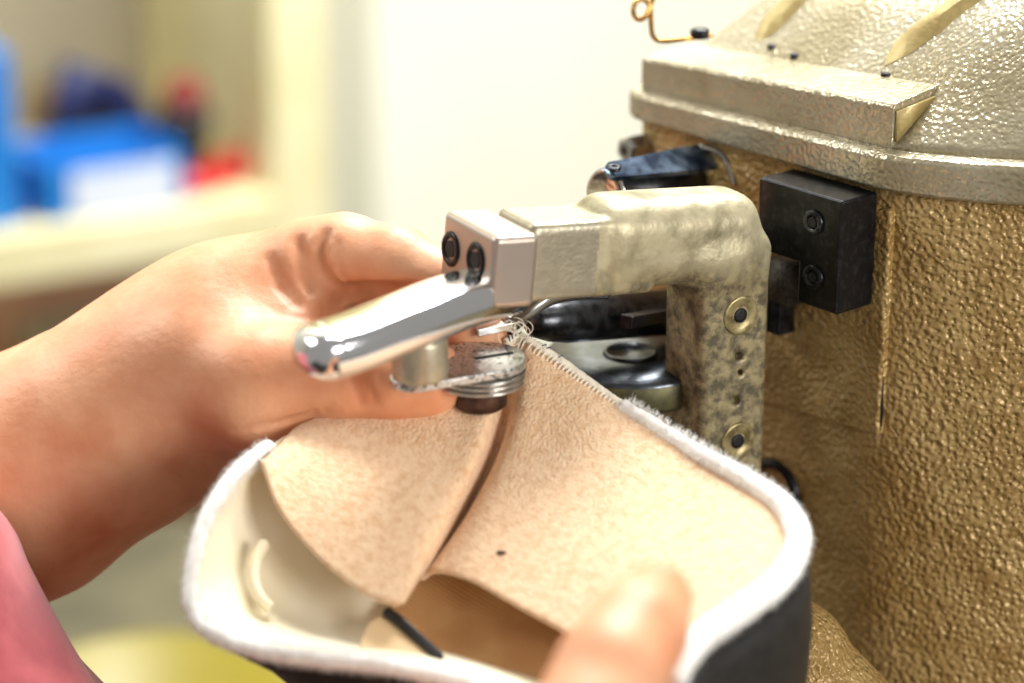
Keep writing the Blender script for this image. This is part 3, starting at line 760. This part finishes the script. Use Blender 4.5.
# overlock stitches along the seam edge
mb = MB(); md_ = MB(); SE = dens(LTOP[42:100], .0004)
d = 0; i = 1
while i < len(SE)-4:
    p = SE[i]; t = (SE[i+1]-SE[i-1]).normalized(); out = (UP*.8+RT*.5).normalized(); out = (out-t*out.dot(t)).normalized(); fr = t.cross(out).normalized()
    if fr.dot(FWD) > 0: fr = -fr
    k = random.uniform(.85, 1.15)
    a_ = p-out*.0040*k+fr*.0006; b_ = p-out*.001+fr*.0013; c_ = p+out*.0010+fr*.0002; e_ = p-out*.0008-fr*.0012
    sl = t*.0007
    mb.tube([a_, b_+sl*.5, c_+sl, e_+sl*1.4], [.00030, .00034, .00034, .0003], 6)
    if i/len(SE) < .35 and random.random() < .5: md_.tube([p+out*.0006+fr*.001, p+out*.0016+t*.0006, p+out*.0008-fr*.0006+t*.001], .00022, 5)
    i += 3
mb.build('overlock_stitching', 'thread', sh, kind='stuff'); md_.build('needle_thread', 'dark_thread', sh)
fluffy(SE, .0012, 'seam_edge', 'thread', amp=.4)
mb = MB()
for _ in range(8):
    p = W(512+random.uniform(-10, 14), 330+random.uniform(-6, 8), .700); pts = []
    a0_ = random.uniform(0, 6); rr = random.uniform(.0012, .0036)
    for k in range(12): pts.append(p+RT*rr*math.cos(a0_+k*.5)+UP*rr*math.sin(a0_+k*.5)*.8+FWD*random.uniform(-.0003, .0003))
    mb.tube(pts, .00012, 5)
mb.build('loose_thread', 'thread', sh, kind='stuff')
# specks on lining
mb = MB()
for (px, py) in ((501, 549),):
    # nearest grid point
    best = min((p for p in lin.data.vertices), key=lambda v: ((lambda q: (((q-CAM).dot(RT)/(q-CAM).dot(FWD)*FOC+512-px)**2+(341.5-(q-CAM).dot(UP)/(q-CAM).dot(FWD)*FOC-py)**2))(v.co+wloc(sh))))
    c = best.co+wloc(sh)-FWD*.0006; mb.box(c, V((.0012, 0, 0)), V((0, .0003, 0)), UP*.0004)
mb.build('lint_speck', 'rusty_knob', sh)
# black outer leather: left underside and right side
def strip(top, drop, name, m, thick=.0018):
    vs = []; n = len(drop)
    for p in top:
        for dv in drop: vs.append(p+dv)
    fs = [(i*n+j, (i+1)*n+j, (i+1)*n+j+1, i*n+j+1) for i in range(len(top)-1) for j in range(n-1)]
    o = obj(name, vs, fs, m, sh); s = o.modifiers.new('solid', 'SOLIDIFY'); s.thickness = thick; s.offset = 0; return o
tl = [W(*g) for g in crom([(262, 470, .684), (222, 500, .674), (200, 560, .664), (196, 604, .658), (214, 636, .654), (252, 655, .651), (312, 666, .650), (372, 674, .648), (440, 686, .645), (510, 704, .642), (590, 728, .635)], 8)]
strip(tl, [V((0, 0, 0)), V((.004, .004, -.005)), V((.012, .012, -.014)), V((.02, .026, -.03))], 'black_outer', 'black_leather')
tr_ = [W(*g) for g in crom([(775, 560, .655), (796, 548, .655), (805, 560, .648), (796, 588, .638), (765, 615, .626), (725, 642, .614), (700, 660, .605), (680, 690, .598), (660, 720, .59)], 8)]
strip(tr_, [V((0, .001, 0)), V((.0012, .001, -.008)), V((.0022, .002, -.02)), V((.002, .004, -.035)), V((-.004, .008, -.06))], 'black_outer', 'black_leather')

# ================================================================== person
pr = empty('person', W(-60, 620, .72), 'person in a pink shirt guiding the shoe upper with both hands', 'person')
def arr(p): return tuple(p)
def chain(P, pts, k, d=None):
    for (a_, b_) in zip(pts[:-1], pts[1:]):
        c_ = sd_cone(P, arr(W(*a_[:3])), arr(W(*b_[:3])), a_[3]/1000, b_[3]/1000)
        d = c_ if d is None else smin(d, c_, k)
    return d
ARM = [(-330, 640, .80, 46), (-120, 540, .765, 41), (20, 478, .75, 36), (110, 425, .742, 31.5), (165, 385, .738, 28), (215, 352, .735, 27)]
INDEX = [(250, 318, .738, 20), (312, 268, .728, 14.2), (345, 258, .722, 12.6), (395, 264, .714, 10.8), (438, 284, .710, 9.8), (470, 318, .708, 8.2), (488, 336, .708, 7.4)]
THUMB = [(215, 372, .722, 23), (262, 386, .708, 18.5), (318, 374, .700, 12.2), (352, 377, .696, 11.4), (395, 380, .694, 10.6), (428, 380, .694, 9.6), (440, 380, .695, 8.2)]
MIDDLE = [(255, 330, .755, 18), (322, 285, .762, 13), (400, 290, .757, 10), (455, 325, .742, 9), (480, 352, .732, 7.6)]
RING = [(245, 350, .765, 17), (325, 310, .776, 12), (400, 325, .770, 9.5), (450, 365, .752, 8.5), (470, 390, .742, 7.4)]
LITTLE = [(230, 380, .765, 16), (320, 350, .780, 10), (385, 375, .772, 8.5), (425, 405, .757, 7.4), (440, 420, .75, 6.6)]
def f_hand0(P):
    d = chain(P, ARM, .012)
    palm = sd_ell(P, arr(W(232, 338, .742)), [arr(v) for v in (V((.86, 0, .5)), V((-.5, 0, .86)), V((0, 1, 0)))], (.038, .028, .024))
    d = smin(d, palm, .016)
    heel = sd_cone(P, arr(W(150, 430, .745)), arr(W(230, 405, .735)), .022, .018); d = smin(d, heel, .014)
    dt = chain(P, THUMB, .006); d = smin(d, dt, .010)
    di = chain(P, INDEX, .005); d = smin(d, di, .009)
    for c in (MIDDLE, RING, LITTLE): d = smin(d, chain(P, c, .004), .004)
    web = sd_cone(P, arr(W(262, 345, .722)), arr(W(300, 318, .716)), .014, .007); d = smin(d, web, .010)
    return d
def surf(f, px, py, d0=.62, d1=.80):
    t = np.linspace(d0, d1, 360); P = np.array([tuple(W(px, py, float(x))) for x in t], np.float32); F_ = f(P)
    k = np.argmax(F_ < 0); return float(t[k]) if F_[k] < 0 else .72
FOLDS = [([(326, 232), (318, 258), (330, 282), (346, 300)], 2.0, .0035, .3), ([(298, 238), (303, 264), (314, 292)], 1.3, .004, .3),
         ([(270, 258), (284, 288), (300, 306)], 1.0, .004, .3), ([(348, 296), (385, 300), (430, 300)], 5.5, .005, .0),
         ([(354, 372), (357, 388), (361, 403)], 1.0, .003, .1), ([(367, 374), (370, 388), (374, 403)], 1.0, .003, .1),
         ([(236, 432), (290, 420), (330, 408)], .9, .0025, .3),
         ([(338, 240), (336, 262), (350, 284)], .8, .002, .3)]
FC = []
for pts, r_, k_, inn in FOLDS:
    c_ = [tuple(W(x, y, surf(f_hand0, x, y)+r_*inn/1000)) for x, y in [tuple(q) for q in crom(pts, 4)]]
    FC.append((c_, r_/1000, k_))
def f_hand(P):
    d = f_hand0(P)
    for c_, r_, k_ in FC:
        for i in range(len(c_)-1):
            e = .45+.55*math.sin(math.pi*(i+.5)/(len(c_)-1))
            d = smax(d, -sd_cone(P, c_[i], c_[i+1], r_*e, r_*e), k_*.6)
    return d
lo = V((-.36, -.05, .98)); hi = V((.02, .14, 1.20))
netobj('arm', f_hand, lo, hi, .0014, 'skin', pr, 2, label='left forearm and hand pinching the lining')
# right thumb, index and palm entering from below
TH2 = [(655, 600, .575, 9.2), (636, 632, .565, 11.2), (612, 672, .555, 12.2), (585, 730, .545, 12.6), (540, 800, .545, 15), (480, 880, .56, 19)]
IX2 = [(700, 720, .625, 8), (690, 770, .635, 9.5), (660, 830, .63, 10.5), (590, 890, .61, 13), (480, 910, .585, 20)]
MD2 = [(660, 740, .65, 8.5), (640, 800, .655, 10), (600, 860, .64, 11), (540, 920, .61, 15), (470, 930, .6, 20)]
FA2 = [(480, 890, .58, 26), (380, 980, .59, 26), (200, 1120, .60, 31)]
def f_h2(P):
    d = chain(P, TH2, .006); d = smin(d, chain(P, IX2, .005), .008); d = smin(d, chain(P, MD2, .005), .006)
    return smin(d, chain(P, FA2, .02), .02)
h2 = netobj('arm', f_h2, V((-.13, -.29, .90)), V((.10, -.02, 1.20)), .0016, 'skin', pr, 3, label='right hand with thumb pressing the lining')
nc = W(652, 595, .563); 
vs = []; fs = []
tdir = (W(655, 600, .575)-W(630, 640, .565)).normalized(); nx = tdir.cross(FWD).normalized(); nz = -FWD
for i in range(9):
    for j in range(9):
        s = (i-4)/4; t = (j-4)/4; x_ = s*.0068*(1-.15*max(0, t)**2); y_ = t*.0078
        vs.append(W(652, 600, .575)+nx*x_+tdir*(y_-.001)+nz*(.0094*math.sqrt(max(.05, 1-(x_/.0096)**2-(max(0, y_)/.0105)**2))+.0004))
fs = [(i*9+j, i*9+j+1, (i+1)*9+j+1, (i+1)*9+j) for i in range(8) for j in range(8)]
nl = obj('thumbnail', vs, fs, 'nail', h2)
# shirt: rounded sleeve bulk entering bottom left
SP = [(-60, 470, .70, 14), (-20, 560, .688, 22), (20, 650, .678, 26), (30, 760, .672, 32)]
def f_sh(P):
    d = sd_cone(P, arr(W(-75, 575, .695)), arr(W(-40, 790, .69)), .030, .046)
    d = smin(d, sd_cone(P, arr(W(-260, 640, .72)), arr(W(-160, 900, .72)), .07, .11), .02)
    for (pa, pb_, r_) in (((-20, 560, .652), (60, 700, .642), .004), ((-40, 640, .65), (20, 720, .64), .004)):
        d = smax(d, -sd_cone(P, arr(W(*pa)), arr(W(*pb_)), r_, r_), .012)
    q = P*np.float32(55.)
    return d+.0014*np.sin(q[..., 0]*1.7+q[..., 2]*1.3+np.sin(q[..., 2]*.9)*1.5)+.0008*np.sin(q[..., 1]*2.3-q[..., 2]*2.9)
netobj('shirt', f_sh, V((-.42, -.22, .82)), V((-.06, .12, 1.16)), .003, 'shirt', pr, 4)
